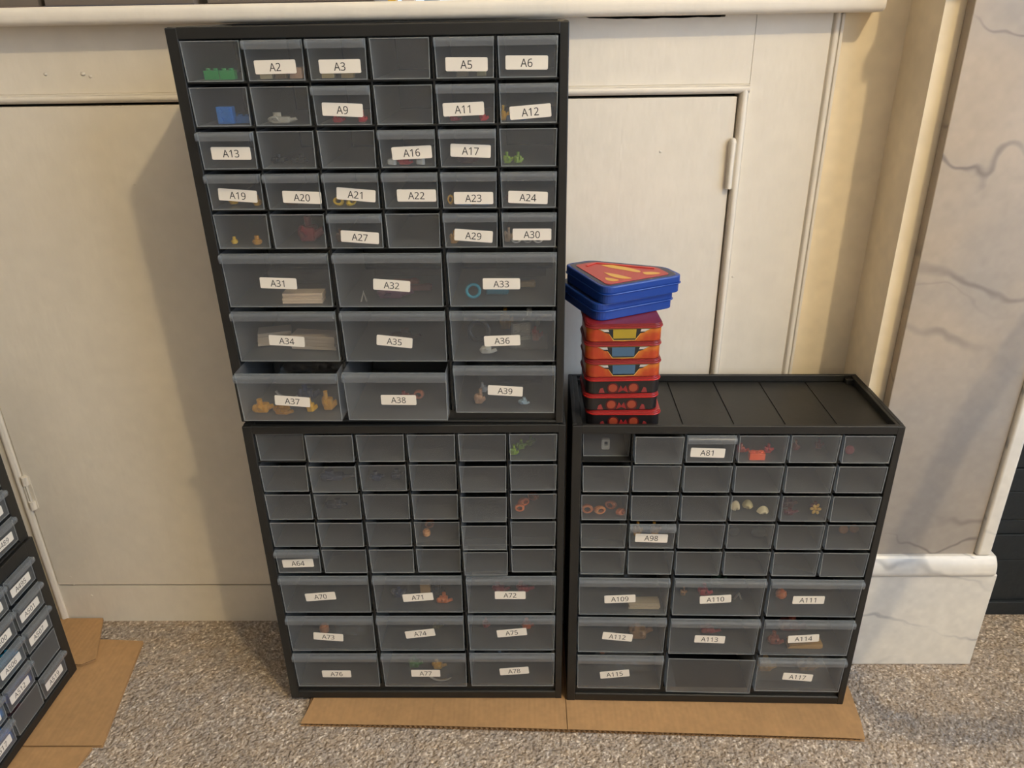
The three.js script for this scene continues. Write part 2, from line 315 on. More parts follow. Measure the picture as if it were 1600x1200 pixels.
// ------------------------------------------------------------------ cardboard on the carpet
function cardboard(name, label, pts, top, th, fluteZ, fold) {
  const cx = pts.reduce((a, p) => a + p[0], 0) / pts.length, cz = pts.reduce((a, p) => a + p[1], 0) / pts.length;
  const t = thing(name, label, 'cardboard', [cx, top - th, cz]);
  const sh = poly(pts.map(([x, z]) => [x - cx, -(z - cz)]));
  if (fold) for (const side of [-1, 1]) {
    const cut = (p, q) => { const k = (fold - p[0]) / (q[0] - p[0]); return [fold + side * .0005, p[1] + (q[1] - p[1]) * k]; }, keep = [];
    pts.forEach((p, i) => { const q = pts[(i + 1) % pts.length]; if ((p[0] - fold) * side > 0) keep.push(p); if ((p[0] - fold) * (q[0] - fold) < 0) keep.push(cut(p, q)); });
    part('top_liner', slab(poly(keep.map(([x, z]) => [x - cx, -(z - cz)])), th - .0007, .0007), M.card, t);
  } else part('top_liner', slab(sh, th - .0007, .0007), M.card, t);
  part('bottom_liner', slab(sh, 0, .0007), M.card, t);
  if (fluteZ) {   // the wavy core, cut along the front edge
    const [x0, x1, zf0, zf1, zb] = fluteZ, pos = [], idx = [], N = Math.round((x1 - x0) / .00115);
    for (let i = 0; i <= N; i++) { const x = x0 + (x1 - x0) * i / N, y = th / 2 + (th / 2 - .0008) * Math.sin((x - x0) / .0069 * Math.PI * 2); pos.push(x - cx, y, mix(zf0, zf1, i / N) - cz - .0006, x - cx, y, zb - cz); if (i) { const k = i * 2; idx.push(k - 2, k, k - 1, k, k + 1, k - 1); } }
    const g = new THREE.BufferGeometry(); g.setAttribute('position', new THREE.Float32BufferAttribute(pos, 3)); g.setIndex(idx); g.computeVertexNormals(); part('fluting', metric(g), M.cardEdge, t);
  } else part('fluting', slab(poly(pts.map(([x, z]) => [(x - cx) * .985, -(z - cz) * .985])), .0006, th - .0012), M.cardEdge, t);
  return t;
}
cardboard('cardboard_sheet', 'long brown corrugated cardboard strip under the middle and right cabinets', [[.024, .0428], [.19, .0455], [.38, .0512], [.60, .0592], [.752, .0645], [.775, .0665], [.7805, .040], [.7865, -.012], [.786, -.148], [.03, -.148], [.031, .0]], 0, .0052, [.026, .77, .0430, .0655, -.14], .386);
cardboard('cardboard_sheet', 'brown cardboard sheet under the left edge cabinet, between its two loose ends', [[-.56, -.1165], [-.3374, -.1172], [-.2640, -.1135], [-.2310, .0775], [-.56, .0790]], -.0012, .0044);
cardboard('cardboard_sheet', 'brown cardboard sheet nearest the camera in the bottom left corner', [[-.56, .0800], [-.243, .0795], [-.262, .19], [-.27, .42], [-.56, .42]], -.0024, .0034);
{
  const t = cardboard('cardboard_flap', 'loose brown cardboard flap against the wall beside the left edge cabinet', [[-.50, -.1585], [-.349, -.1595], [-.3150, -.0715], [-.331, -.0600], [-.50, -.0600]], .0032, .0036);
  t.rotation.x = -.012; t.position.y += .0008;
}

// ------------------------------------------------------------------ drawer cabinets
const W = .38, D = .148, LAY = { xl: .0129, pcS: .0601, wS: .0565, pcL: .1209, wL: .1156, hs: .0361, ps: .0412, hl: .0599, pl: .0653 };
const BIG = { H: .4333, a: .421, b: .2146, small: 5, large: 3 };
const LOW = { dx: -.0085, H: .2400, a: .2195, small: 5, large: 0 };
function cellBox(kind, cell) {
  const i = +cell[1] - 1, j = +cell[3] - 1, s = cell[0] === 'r';
  const x = LAY.xl + (kind.dx || 0) + j * (s ? LAY.pcS : LAY.pcL), w = s ? LAY.wS : LAY.wL, h = s ? LAY.hs : LAY.hl, top = s ? kind.a - i * LAY.ps : kind.b - i * LAY.pl;
  return { x, w, h, top, bottom: top - h, small: s };
}
// tray-shaped drawer of frosted plastic; origin at the lower left corner of its face
function drawerGeo(w, h, depth) {
  // walls of one-millimetre film-moulded plastic are single sheets; the added rim gives the face its bright edge
  const t = .0011, k = .0010, wall = (a, b, c, d) => {
    const P = [a, b, c, d].map(p => V(...p)), g = new THREE.BufferGeometry().setFromPoints([P[0], P[1], P[2], P[0], P[2], P[3]]); g.computeVertexNormals(); return metric(g);
  };
  return merge([
    wall([k, 0, 0], [w - k, 0, 0], [w, h, 0], [0, h, 0]),
    wall([k + .001, 0, -depth + t], [w - k - .001, 0, -depth + t], [w - .001, h * .93, -depth + t], [.001, h * .93, -depth + t]),
    wall([k, 0, -depth], [k, 0, -t], [0, h, -t], [0, h * .93, -depth]),
    wall([w - k - t, 0, -depth], [w - k - t, 0, -t], [w - t, h, -t], [w - t, h * .93, -depth]),
    wall([k, 0, -t], [w - k, 0, -t], [w - k, 0, -depth], [k, 0, -depth]),
  ]);
}
function rimGeo(w, h) {     // edge strip of a face, added to imitate the bright look of edge-on walls
  const k = .0010, e = .0008, o = poly([[k, 0], [w - k, 0], [w, h], [0, h]]);
  o.holes.push(new THREE.Path([[k + e, e], [e, h - e], [w - e, h - e], [w - k - e, e]].map(p => new THREE.Vector2(...p))));
  const g = new THREE.ExtrudeGeometry(o, { depth: .0007, bevelEnabled: false }); g.translate(0, 0, .00005); return metric(g);
}
function lipGeo(w, h) {     // pull lip: out from the top edge, over and down
  const s = new THREE.Shape(), out = .0085, dr = h > .05 ? .0088 : .0078, t = .0011;
  s.moveTo(0, 0); s.lineTo(out - .003, 0); s.quadraticCurveTo(out, -.0003, out, -.0035); s.lineTo(out - .0012, -dr); s.lineTo(out - .0012 - t, -dr + .0002); s.lineTo(out - t, -.0037);
  s.quadraticCurveTo(out - t, -t - .0004, out - .0035, -t); s.lineTo(0, -t); s.closePath();
  const g = new THREE.ExtrudeGeometry(s, { depth: w - .0008, bevelEnabled: false, curveSegments: 5 }); g.rotateY(-Math.PI / 2); g.translate(w - .0004, h, 0);
  const cheek = new THREE.Shape(); cheek.moveTo(0, 0); cheek.lineTo(out - .0012, 0); cheek.lineTo(out - .0012, -.004); cheek.lineTo(.001, -dr); cheek.lineTo(0, -dr); cheek.closePath();
  const cg = x => { const c = new THREE.ExtrudeGeometry(cheek, { depth: .001, bevelEnabled: false }); c.rotateY(-Math.PI / 2); c.translate(x, h - .0008, 0); return metric(c); };
  return merge([g, cg(.0016), cg(w - .0006)]);
}
const GEO = {};
for (const [k, w, h] of [['s', LAY.wS, LAY.hs], ['l', LAY.wL, LAY.hl]]) GEO[k] = { box: drawerGeo(w, h, .134), rim: rimGeo(w, h), lip: lipGeo(w, h) };

// printed labels: one sheet of lettering, each label a small rounded sticker
const LABELS = [['U', 'A2', 100.9, 397.3, 0.6], ['U', 'A3', 163.1, 397.0, 0.1], ['U', 'A5', 283.2, 397.1, -0.8], ['U', 'A6', 340.5, 397.9, -0.8], ['U', 'A9', 161.0, 357.9, -2.6], ['U', 'A11', 279.0, 357.1, 1.7], ['U', 'A12', 343.3, 354.0, 4.1], ['U', 'A13', 43.8, 318.0, -0.6], ['U', 'A16', 225.5, 316.9, 2.3], ['U', 'A17', 284.2, 318.1, -2.5], ['U', 'A19', 42.8, 276.0, -4.4], ['U', 'A20', 109.5, 273.5, -2.4], ['U', 'A21', 165.3, 275.7, -5.4], ['U', 'A22', 227.0, 274.5, -0.5], ['U', 'A23', 285.6, 271.5, -0.4], ['U', 'A24', 340.9, 271.7, -2.4], ['U', 'A27', 164.7, 231.8, -4.4], ['U', 'A29', 284.1, 232.5, -4.4], ['U', 'A30', 344.6, 233.5, -0.3], ['U', 'A31', 70.9, 181.7, -2.3], ['U', 'A32', 193.8, 179.1, -4.4], ['U', 'A33', 311.6, 180.2, -0.2], ['U', 'A34', 69.9, 114.3, -3.8], ['U', 'A35', 191.0, 113.5, -6.5], ['U', 'A36', 311.5, 114.2, 2.1], ['U', 'A37', 73.4, 49.5, -4.3], ['U', 'A38', 193.9, 49.9, -0.4], ['U', 'A39', 313.2, 52.3, -3.2],
  ['L', 'A64', 40.1, 234.9, 2.2], ['L', 'A70', 63.2, 181.0, 4.8], ['L', 'A71', 190.7, 179.6, 4.9], ['L', 'A72', 311.2, 183.6, -0.1], ['L', 'A73', 65.4, 113.5, -5.3], ['L', 'A74', 190.1, 118.9, 7.6], ['L', 'A75', 312.7, 119.9, 6.4], ['L', 'A76', 69.2, 46.8, 0.0], ['L', 'A77', 192.6, 48.0, 0.0], ['L', 'A78', 315.2, 51.5, 5.3],
  ['R', 'A81', 158.7, 397.9, -1.5], ['R', 'A98', 100.7, 276.5, -1.3], ['R', 'A109', 66.3, 180.7, 3.3], ['R', 'A110', 188.5, 181.2, 4.6], ['R', 'A111', 306.3, 181.8, 0.8], ['R', 'A112', 65.8, 116.1, -5.6], ['R', 'A113', 187.3, 114.7, -1.7], ['R', 'A114', 309.0, 117.8, 4.9], ['R', 'A115', 64.3, 50.1, 7.8], ['R', 'A117', 311.0, 50.2, -4.3]];
const SIDE = [['S', 'A495', 'r1c6'], ['S', 'A501', 'r2c6'], ['S', 'A507', 'r3c6'], ['S', 'A519', 'r5c6'], ['S', 'A494', 'r1c5'], ['S', 'A500', 'r2c5'], ['S', 'A506', 'r3c5'], ['S', 'A512', 'r4c5'], ['S', 'A505', 'r3c4'], ['S', 'A511', 'r4c4'], ['S', 'A517', 'r5c4'], ['T', 'A489', 'r5c6'], ['T', 'A483', 'r4c6'], ['T', 'A488', 'r5c5']];
for (const [cab, text, cell] of SIDE) { const b = cellBox(LOW, cell); LABELS.push([cab, text, (b.x + b.w / 2) * 1000 + rr(-1, 1), (b.bottom + .0125) * 1000, rr(-1.5, 1.5)]); }
const CW = 256, CH = 80, COLS = 8, ROWS = 8;
const sheet = document.createElement('canvas'); sheet.width = CW * COLS; sheet.height = CH * ROWS;
const g2 = sheet.getContext('2d'); g2.fillStyle = '#e9e2d4'; g2.fillRect(0, 0, sheet.width, sheet.height);
g2.fillStyle = '#1d1c1a'; g2.font = '62px sans-serif'; g2.textAlign = 'center'; g2.textBaseline = 'middle';
LABELS.forEach(([, text], i) => g2.fillText(text, (i % COLS + .5) * CW, (Math.floor(i / COLS) + .53) * CH));
const sheetTex = new THREE.CanvasTexture(sheet); sheetTex.colorSpace = THREE.SRGBColorSpace;
M.label = std({ map: sheetTex, roughness: 0.55 });
function stickerGeo(i) {
  const w = .0400, h = .0123, g = new THREE.ExtrudeGeometry(roundRect(w, h, .0014), { depth: .00025, bevelEnabled: false, curveSegments: 4 });
  const p = g.attributes.position, uv = new Float32Array(p.count * 2), cx = i % COLS, cy = Math.floor(i / COLS);
  for (let k = 0; k < p.count; k++) { uv[2 * k] = (cx + .02 + .96 * (p.getX(k) / w + .5)) / COLS; uv[2 * k + 1] = 1 - (cy + 1 - (.02 + .96 * (p.getY(k) / h + .5))) / ROWS; }
  g.setAttribute('uv', new THREE.BufferAttribute(uv, 2)); return g;
}

const CAB = {};
function cabinet(key, label, kind, pos, pitch, yaw, opt) {
  const t = thing('drawer_cabinet', label, 'cabinet', pos, yaw, 'black plastic drawer cabinets'); t.rotation.x = pitch;
  const H = kind.H, tray = .0094, XL = LAY.xl + (kind.dx || 0), s = XL - .0012, xr = XL + 5 * LAY.pcS + LAY.wS + .0012, foot = opt.foot || 0, y0 = foot ? .0100 : 0;
  const cells = []; for (let i = 1; i <= kind.small; i++) for (let j = 1; j <= 6; j++) cells.push(`r${i}c${j}`);
  for (let i = 1; i <= kind.large; i++) for (let j = 1; j <= 3; j++) cells.push(`L${i}c${j}`);
  const low = Math.min(...cells.map(c => cellBox(kind, c).bottom));
  part('side_panel', rbx(0, s, y0, H - .0006, -D, 0, .0012), M.black, t);
  part('side_panel', rbx(xr, W, y0, H - .0006, -D, 0, .0012), M.black, t);
  part('back_panel', bx(s, xr, .004, H - tray, -D, -D + .003), M.blackIn, t);
  // top: shallow tray with a raised rim, its floor in strips
  part('front_rail', rbx(s - .001, xr + .001, kind.a + .0012, H, -.006, 0, .0014), M.black, t);
  part('rim', [rbx(.0003, W - .0003, H - tray, H, -D, -D + .005, .001), rbx(.0003, .0055, H - tray, H, -D + .004, -.005, .001), rbx(W - .0055, W - .0003, H - tray, H, -D + .004, -.005, .001)], M.black, t);
  for (let j = 0; j < 6; j++) { const a = j ? XL + j * LAY.pcS - .0018 : .0056, b = j < 5 ? XL + (j + 1) * LAY.pcS - .0018 : W - .0056; part('top_strip', rbx(a + .0005, b - .0005, kind.a + .0014, H - tray, -D + .0050, -.0060, .0006, 1), M.black, t); }
  part('corner_block', [rbx(W - .018, W - .0055, H - tray, H - .003, -D + .005, -D + .013, .001), rbx(.0055, .018, H - tray, H - .003, -D + .005, -D + .013, .001)], M.black, t);
  // base
  if (foot) part('foot', bx(foot, W - foot, 0, y0, -D + foot, -.004), M.blackIn, t);
  part('base_rail', [rbx(s - .001, xr + .001, y0, Math.max(.0135, y0 + .003), -.030, 0, .0022, 3), bx(s - .001, xr + .001, y0 + .001, low, -D + .003, -.0045)], M.black, t);
  // shelves and dividers
  for (let i = 1; i <= kind.small; i++) { const b = cellBox(kind, `r${i}c1`).bottom; if (b > low + .001) part('shelf', bx(s, xr, b - .0018, b, -D + .003, -.0030), M.blackIn, t); }
  for (let i = 1; i <= kind.large; i++) { const b = cellBox(kind, `L${i}c1`).bottom; if (b > low + .001) part('shelf', bx(s, xr, b - .0018, b, -D + .003, -.0030), M.blackIn, t); }
  const lowS = cellBox(kind, `r${kind.small}c1`).bottom;
  for (let j = 1; j < 6; j++) { const x = XL + j * LAY.pcS - .0018; part('divider', bx(x - .0008, x + .0008, lowS, kind.a + .0012, -D + .003, -.0030), M.blackIn, t); }
  if (kind.large) for (let j = 1; j < 3; j++) { const x = LAY.xl + j * LAY.pcL - .00265; part('divider', bx(x - .0012, x + .0012, low, lowS - .0018, -D + .003, -.0030), M.blackIn, t); }
  // drawers
  const drawers = {};
  for (const c of cells) {
    const b = cellBox(kind, c), G = GEO[b.small ? 's' : 'l'], plain = opt.plain.has(c), tw = (opt.tweak || {})[c] || {};
    const d = part('drawer', G.box, M.frost, t); d.position.set(b.x + (tw.dx ?? rr(-.0004, .0004)), b.bottom + .0002, tw.z ?? rr(-.0006, .0008)); d.rotation.z = tw.rz || 0;
    part('rim', G.rim, M.rim, d);
    if (!plain) part('handle', G.lip, M.lip, d, 'pull lip along the top edge');
    if (tw.label) d.userData.label = tw.label;
    drawers[c] = d;
  }
  CAB[key] = { t, kind, drawers, name: opt.name };
  LABELS.forEach(([cab, text, mx, my, rot], i) => {
    if (cab !== key) return;
    const x = mx / 1000, y = my / 1000, c = cells.find(c => { const b = cellBox(kind, c); return x > b.x && x < b.x + b.w && y > b.bottom && y < b.top; });
    const b = cellBox(kind, c), d = drawers[c];
    const m = part('label', stickerGeo(i), M.label, d, `white sticker reading ${text}`); m.position.set(x - b.x, y - b.bottom, .0001); m.rotation.z = THREE.MathUtils.degToRad(rot);
    CAB[key].text = CAB[key].text || {}; CAB[key].text[c] = text;
  });
  return t;
}
const set = s => new Set(s.split(' '));
const smallAll = []; for (let i = 1; i <= 5; i++) for (let j = 1; j <= 6; j++) smallAll.push(`r${i}c${j}`);
cabinet('U', 'black drawer cabinet with drawers A2 to A39, standing on another cabinet', BIG, [-.003, .4239, -.0103], .0263, -.022, {
  name: 'upper middle cabinet', foot: .0075, plain: set('r1c1 r1c4 r2c1 r2c2 r2c4 r3c2 r3c3 r3c6 r5c1 r5c2 r5c4'),
  tweak: { L3c1: { z: .022, label: 'drawer marked A37, pulled out furthest' }, L3c2: { z: .019, label: 'drawer marked A38, pulled out a little' } } });
cabinet('L', 'black drawer cabinet with drawers A70 to A78, carrying the upper middle cabinet', BIG, [0, 0, 0], 0, 0, {
  name: 'lower middle cabinet', plain: new Set(smallAll.filter(c => c !== 'r5c1')), tweak: { r2c5: { z: .004 }, r3c5: { z: .007 }, r4c5: { z: .008 }, r5c5: { z: .006 }, r1c1: { z: -.004 }, r2c2: { z: .003 } } });
cabinet('R', 'black drawer cabinet with drawers A109 to A117, under the stack of tins', BIG, [.3874, 0, .0032], 0, -.0184, {
  name: 'right cabinet', plain: new Set([...smallAll.filter(c => c !== 'r1c3' && c !== 'r4c2'), 'L3c2']), tweak: { r1c1: { z: -.014 }, L3c2: { z: .004, rz: -.012 }, r1c2: { z: .004 } } });
cabinet('S', 'black drawer cabinet at the left edge of the picture, standing on cardboard', LOW, [-.335, 0, .3255], 0, Math.PI / 2, {
  name: 'lower left edge cabinet', plain: set('r4c6 r5c5') });
cabinet('T', 'black drawer cabinet at the left edge, stacked on top of the lower one', LOW, [-.3385, .2306, .3275], 0, Math.PI / 2, {
  name: 'upper left edge cabinet', foot: .0075, plain: set('r1c1') });

// ------------------------------------------------------------------ what lies in the drawers
const fit = (geos, w, h, d) => { const g = merge(geos); g.computeBoundingBox(); const b = g.boundingBox, s = b.getSize(V(0, 0, 0)); g.translate(-(b.min.x + b.max.x) / 2, -b.min.y, -(b.min.z + b.max.z) / 2); g.scale(w / s.x, h / s.y, d / s.z); g.computeVertexNormals(); return g; };
const KIND = {
  brick(w, h, d) { const g = [rbx(-w / 2, w / 2, 0, h * .84, -d / 2, d / 2, .0003, 1)]; const n = Math.max(1, Math.round(w / .008)), k = Math.max(1, Math.round(d / .008)); for (let i = 0; i < n; i++) for (let j = 0; j < k; j++) g.push(xf(cyl(.0024, .0024, h * .16 + .0002, 12), { p: [(-w / 2) + (i + .5) * w / n, h * .838, -d / 2 + (j + .5) * d / k] })); return merge(g); },
  upright(w, h, d) { const g = KIND.brick(w, d, h); g.rotateX(Math.PI / 2); g.translate(0, h / 2, -d / 2 + .001); return g; },
  block(w, h, d) { return rbx(-w / 2, w / 2, 0, h, -d / 2, d / 2, .0006, 1); },
  bar(w, h, d) { return merge([rbx(-w / 2, w / 2, 0, h, -d / 2, d / 2, h * .35, 2), xf(cyl(h * .45, h * .45, h * 1.1, 10), { p: [w * .3, 0, 0] })]); },
  slab(w, h, d) { const g = []; for (let i = 0; i < 4; i++) g.push(xf(rbx(-w / 2, w / 2, 0, h / 4.2, -d / 2, d / 2, .0003, 1), { p: [rr(-.001, .001), i * h / 4, rr(-.001, .001)], r: [0, rr(-.03, .03), 0] })); return merge(g); },
  lump(w, h, d) { // a small toy part: a body with pegs, clips and studs
    const g = [rbx(-.5, .5, 0, .62, -.4, .4, .16, 2)];
    g.push(xf(cyl(.22, .22, .5, 12), { p: [rr(-.25, .25), .5, rr(-.2, .2)] }), xf(cyl(.16, .2, .6, 10), { p: [rr(.25, .5), rr(.1, .3), rr(-.2, .3)], r: [0, 0, -1.2] }), xf(new THREE.SphereGeometry(.3, 12, 8), { p: [rr(-.5, -.3), rr(.3, .5), rr(-.2, .3)] }), xf(rbx(-.12, .12, 0, .5, -.12, .12, .04, 1), { p: [rr(-.2, .2), .3, .35], r: [.7, 0, rr(-.5, .5)] }));
    return fit(g, w, h, d);
  },
  tube(w, h, d) { const r = .5, g = new THREE.LatheGeometry([[.28, 0], [.44, 0], [.5, .1], [.5, .8], [.42, .9], [.42, 1], [.28, 1], [.28, 0]].map(p => new THREE.Vector2(p[0], p[1])), 18); g.rotateX(Math.PI / 2 - .25); return fit([g], w, h, d); },
  head(w, h, d) { const g = new THREE.LatheGeometry([[0, 0], [.3, 0], [.34, .06], [.47, .14], [.5, .24], [.5, .64], [.44, .76], [.3, .8], [.28, .82], [.28, .98], [.25, 1], [0, 1]].map(p => new THREE.Vector2(p[0], p[1])), 20); return fit([g], w, h, d); },
  stud(w, h, d) { return fit([xf(cyl(.5, .5, .5, 14), {}), xf(cyl(.3, .3, .9, 12), { p: [0, 0, 0] }), rbx(-.6, .6, .1, .4, -.2, .2, .08, 1)], w, h, d); },
  ring(w, h, d) { const g = new THREE.TorusGeometry(.4, .1, 10, 24); g.rotateX(-.3); return fit([g], w, h, d); },
  arc(w, h, d) { const g = new THREE.TorusGeometry(.5, .05, 8, 20, 2.2); g.rotateZ(Math.PI + .45); return fit([g], w, h, d); },
  foil(w, h, d) { const s = poly([[-.5, 0], [.1, 1], [.5, .05], [.34, 0], [.08, .7], [-.3, .02]]); return fit([new THREE.ExtrudeGeometry(s, { depth: .1, bevelEnabled: true, bevelSize: .02, bevelThickness: .02, bevelSegments: 1 })], w, h, d); },
  frame(w, h, d) { const s = roundRect(1, 1, .15); s.holes.push(roundRect(.5, .45, .1, .05, .08)); return fit([new THREE.ExtrudeGeometry(s, { depth: .25, bevelEnabled: true, bevelSize: .03, bevelThickness: .03, bevelSegments: 1, curveSegments: 4 })], w, h, d); },
  disc(w, h, d) { const g = new THREE.LatheGeometry([[0, 0], [.4, 0], [.5, .08], [.5, .2], [.4, .28], [.2, .3], [0, .26]].map(p => new THREE.Vector2(...p)), 22); g.rotateX(1.15); return fit([g], w, h, d); },
  ball(w, h, d) { return fit([new THREE.SphereGeometry(.5, 18, 12), xf(new THREE.TorusGeometry(.5, .06, 8, 20), { r: [.6, .4, 0] }), xf(cyl(.12, .12, .2, 10), { p: [0, .44, 0] })], w, h, d); },
  flower(w, h, d) { const g = [xf(new THREE.SphereGeometry(.14, 10, 8), {})]; for (let i = 0; i < 6; i++) { const a = i * Math.PI / 3; g.push(xf(new THREE.SphereGeometry(.2, 10, 8), { p: [Math.cos(a) * .32, Math.sin(a) * .32, rr(-.05, .1)], s: [1, .7, .5], r: [0, 0, a] })); } return fit(g, w, h, d); },
  shell(w, h, d) { // ribbed cockle shell
    const N = 28, K = 10, pos = [], idx = [];
    for (let k = 0; k <= K; k++) for (let i = 0; i <= N; i++) { const a = (i / N - .5) * 2.7, v = k / K, rib = 1 + .06 * Math.cos(i * Math.PI) * v; pos.push(Math.sin(a) * v * .5 * rib, Math.cos(a) * v * .62, .34 * Math.sin(Math.PI * Math.min(1, v * .96 + .02)) * (.6 + .4 * Math.cos(a)) * rib); }
    for (let k = 0; k < K; k++) for (let i = 0; i < N; i++) { const q = k * (N + 1) + i; idx.push(q, q + N + 1, q + 1, q + 1, q + N + 1, q + N + 2); }
    const g = new THREE.BufferGeometry(); g.setAttribute('position', new THREE.Float32BufferAttribute(pos, 3)); g.setIndex(idx); g.computeVertexNormals();
    return fit([g, xf(new THREE.SphereGeometry(.1, 8, 6), { p: [0, .02, .08] })], w, h, d);
  },
  bag(w, h, d) { // crumpled clear bag with a flat sealed top
    const N = 22, K = 12, pos = [], idx = [], s0 = Math.floor(rnd() * 900);
    for (const side of [1, -1]) { const base = pos.length / 3; for (let k = 0; k <= K; k++) for (let i = 0; i <= N; i++) { const u = i / N, v = k / K, bulge = Math.pow(Math.sin(Math.PI * u), .6) * Math.pow(Math.sin(Math.PI * Math.min(1, v * .9 + .02)), .5); const n = fbm(u * 7 + side, v * 5, 97, 3, s0 + side) - .5; pos.push(u - .5, v * (.82 + .18 * vnoise(u * 4, 0, 97, s0 + 5)), side * (bulge * .42 + bulge * n * .5)); } for (let k = 0; k < K; k++) for (let i = 0; i < N; i++) { const q = base + k * (N + 1) + i; side > 0 ? idx.push(q, q + 1, q + N + 1, q + 1, q + N + 2, q + N + 1) : idx.push(q, q + N + 1, q + 1, q + 1, q + N + 1, q + N + 2); } }
    const g = new THREE.BufferGeometry(); g.setAttribute('position', new THREE.Float32BufferAttribute(pos, 3)); g.setIndex(idx); g.computeVertexNormals(); return fit([g], w, h, d);
  },
};
const ORD = ['first', 'second', 'third', 'fourth', 'fifth', 'sixth'];
function where(cab, cell) {
  const t = (CAB[cab].text || {})[cell]; if (t) return `in drawer ${t}`;
  return `in ${ORD[+cell[3] - 1]} drawer of ${ORD[+cell[1] - 1]} row, ${CAB[cab].name}`;
}
const NAMES = { brick: 'toy_brick', upright: 'toy_brick', block: 'toy_block', bar: 'toy_bar', slab: 'paper_bundle', lump: 'toy_part', tube: 'toy_barrel', head: 'toy_piece', stud: 'toy_stud', ring: 'plastic_ring', arc: 'wire_hoop', foil: 'foil_scrap', frame: 'toy_window_frame', disc: 'plastic_disc', ball: 'plastic_ball', flower: 'toy_flower', shell: 'sea_shell', bag: 'plastic_bag' };
const CATS = { brick: 'toy brick', upright: 'toy brick', block: 'toy block', bar: 'toy part', slab: 'paper', lump: 'toy part', tube: 'toy part', head: 'toy part', stud: 'toy part', ring: 'ring', arc: 'wire', foil: 'foil', frame: 'toy part', disc: 'disc', ball: 'ball', flower: 'toy flower', shell: 'shell', bag: 'plastic bag' };
function put(cab, cell, kind, color, x, z, w, h, d, desc, turn = 0, mat) {
  const C = CAB[cab], b = cellBox(C.kind, cell), dr = C.drawers[cell]; C.t.updateMatrixWorld(true);
  const m = new THREE.Mesh(KIND[kind](w / 1000, h / 1000, d / 1000), mat || plastic(color)); m.name = numbered(NAMES[kind]); m.castShadow = m.receiveShadow = true;
  const back = Math.min(z / 1000 + dr.position.z, dr.position.z - .003 - d / 2000);
  const p = V(x / 1000, b.bottom + .0016, back).applyMatrix4(C.t.matrixWorld), q = C.t.getWorldQuaternion(new THREE.Quaternion()).multiply(new THREE.Quaternion().setFromEuler(new THREE.Euler(0, turn, 0)));
  m.position.copy(p); m.quaternion.copy(q);
  m.userData = { label: `${desc} ${where(cab, cell)}`, category: CATS[kind] }; scene.add(m); return m;
}
const G1 = '#1f8a3f', BL = '#1f6fc0', RED = '#c2202b', YEL = '#e0a91c', GOLD = '#c98f2a', TAN = '#c7a878', LIME = '#a7c826', NAVY = '#1e2a44', MAR = '#6d1c20', ORG = '#d1642a', WHT = '#dcd6ca', BRN = '#6b4a2c', BLK = '#151515', CRM = '#d8c5b0';
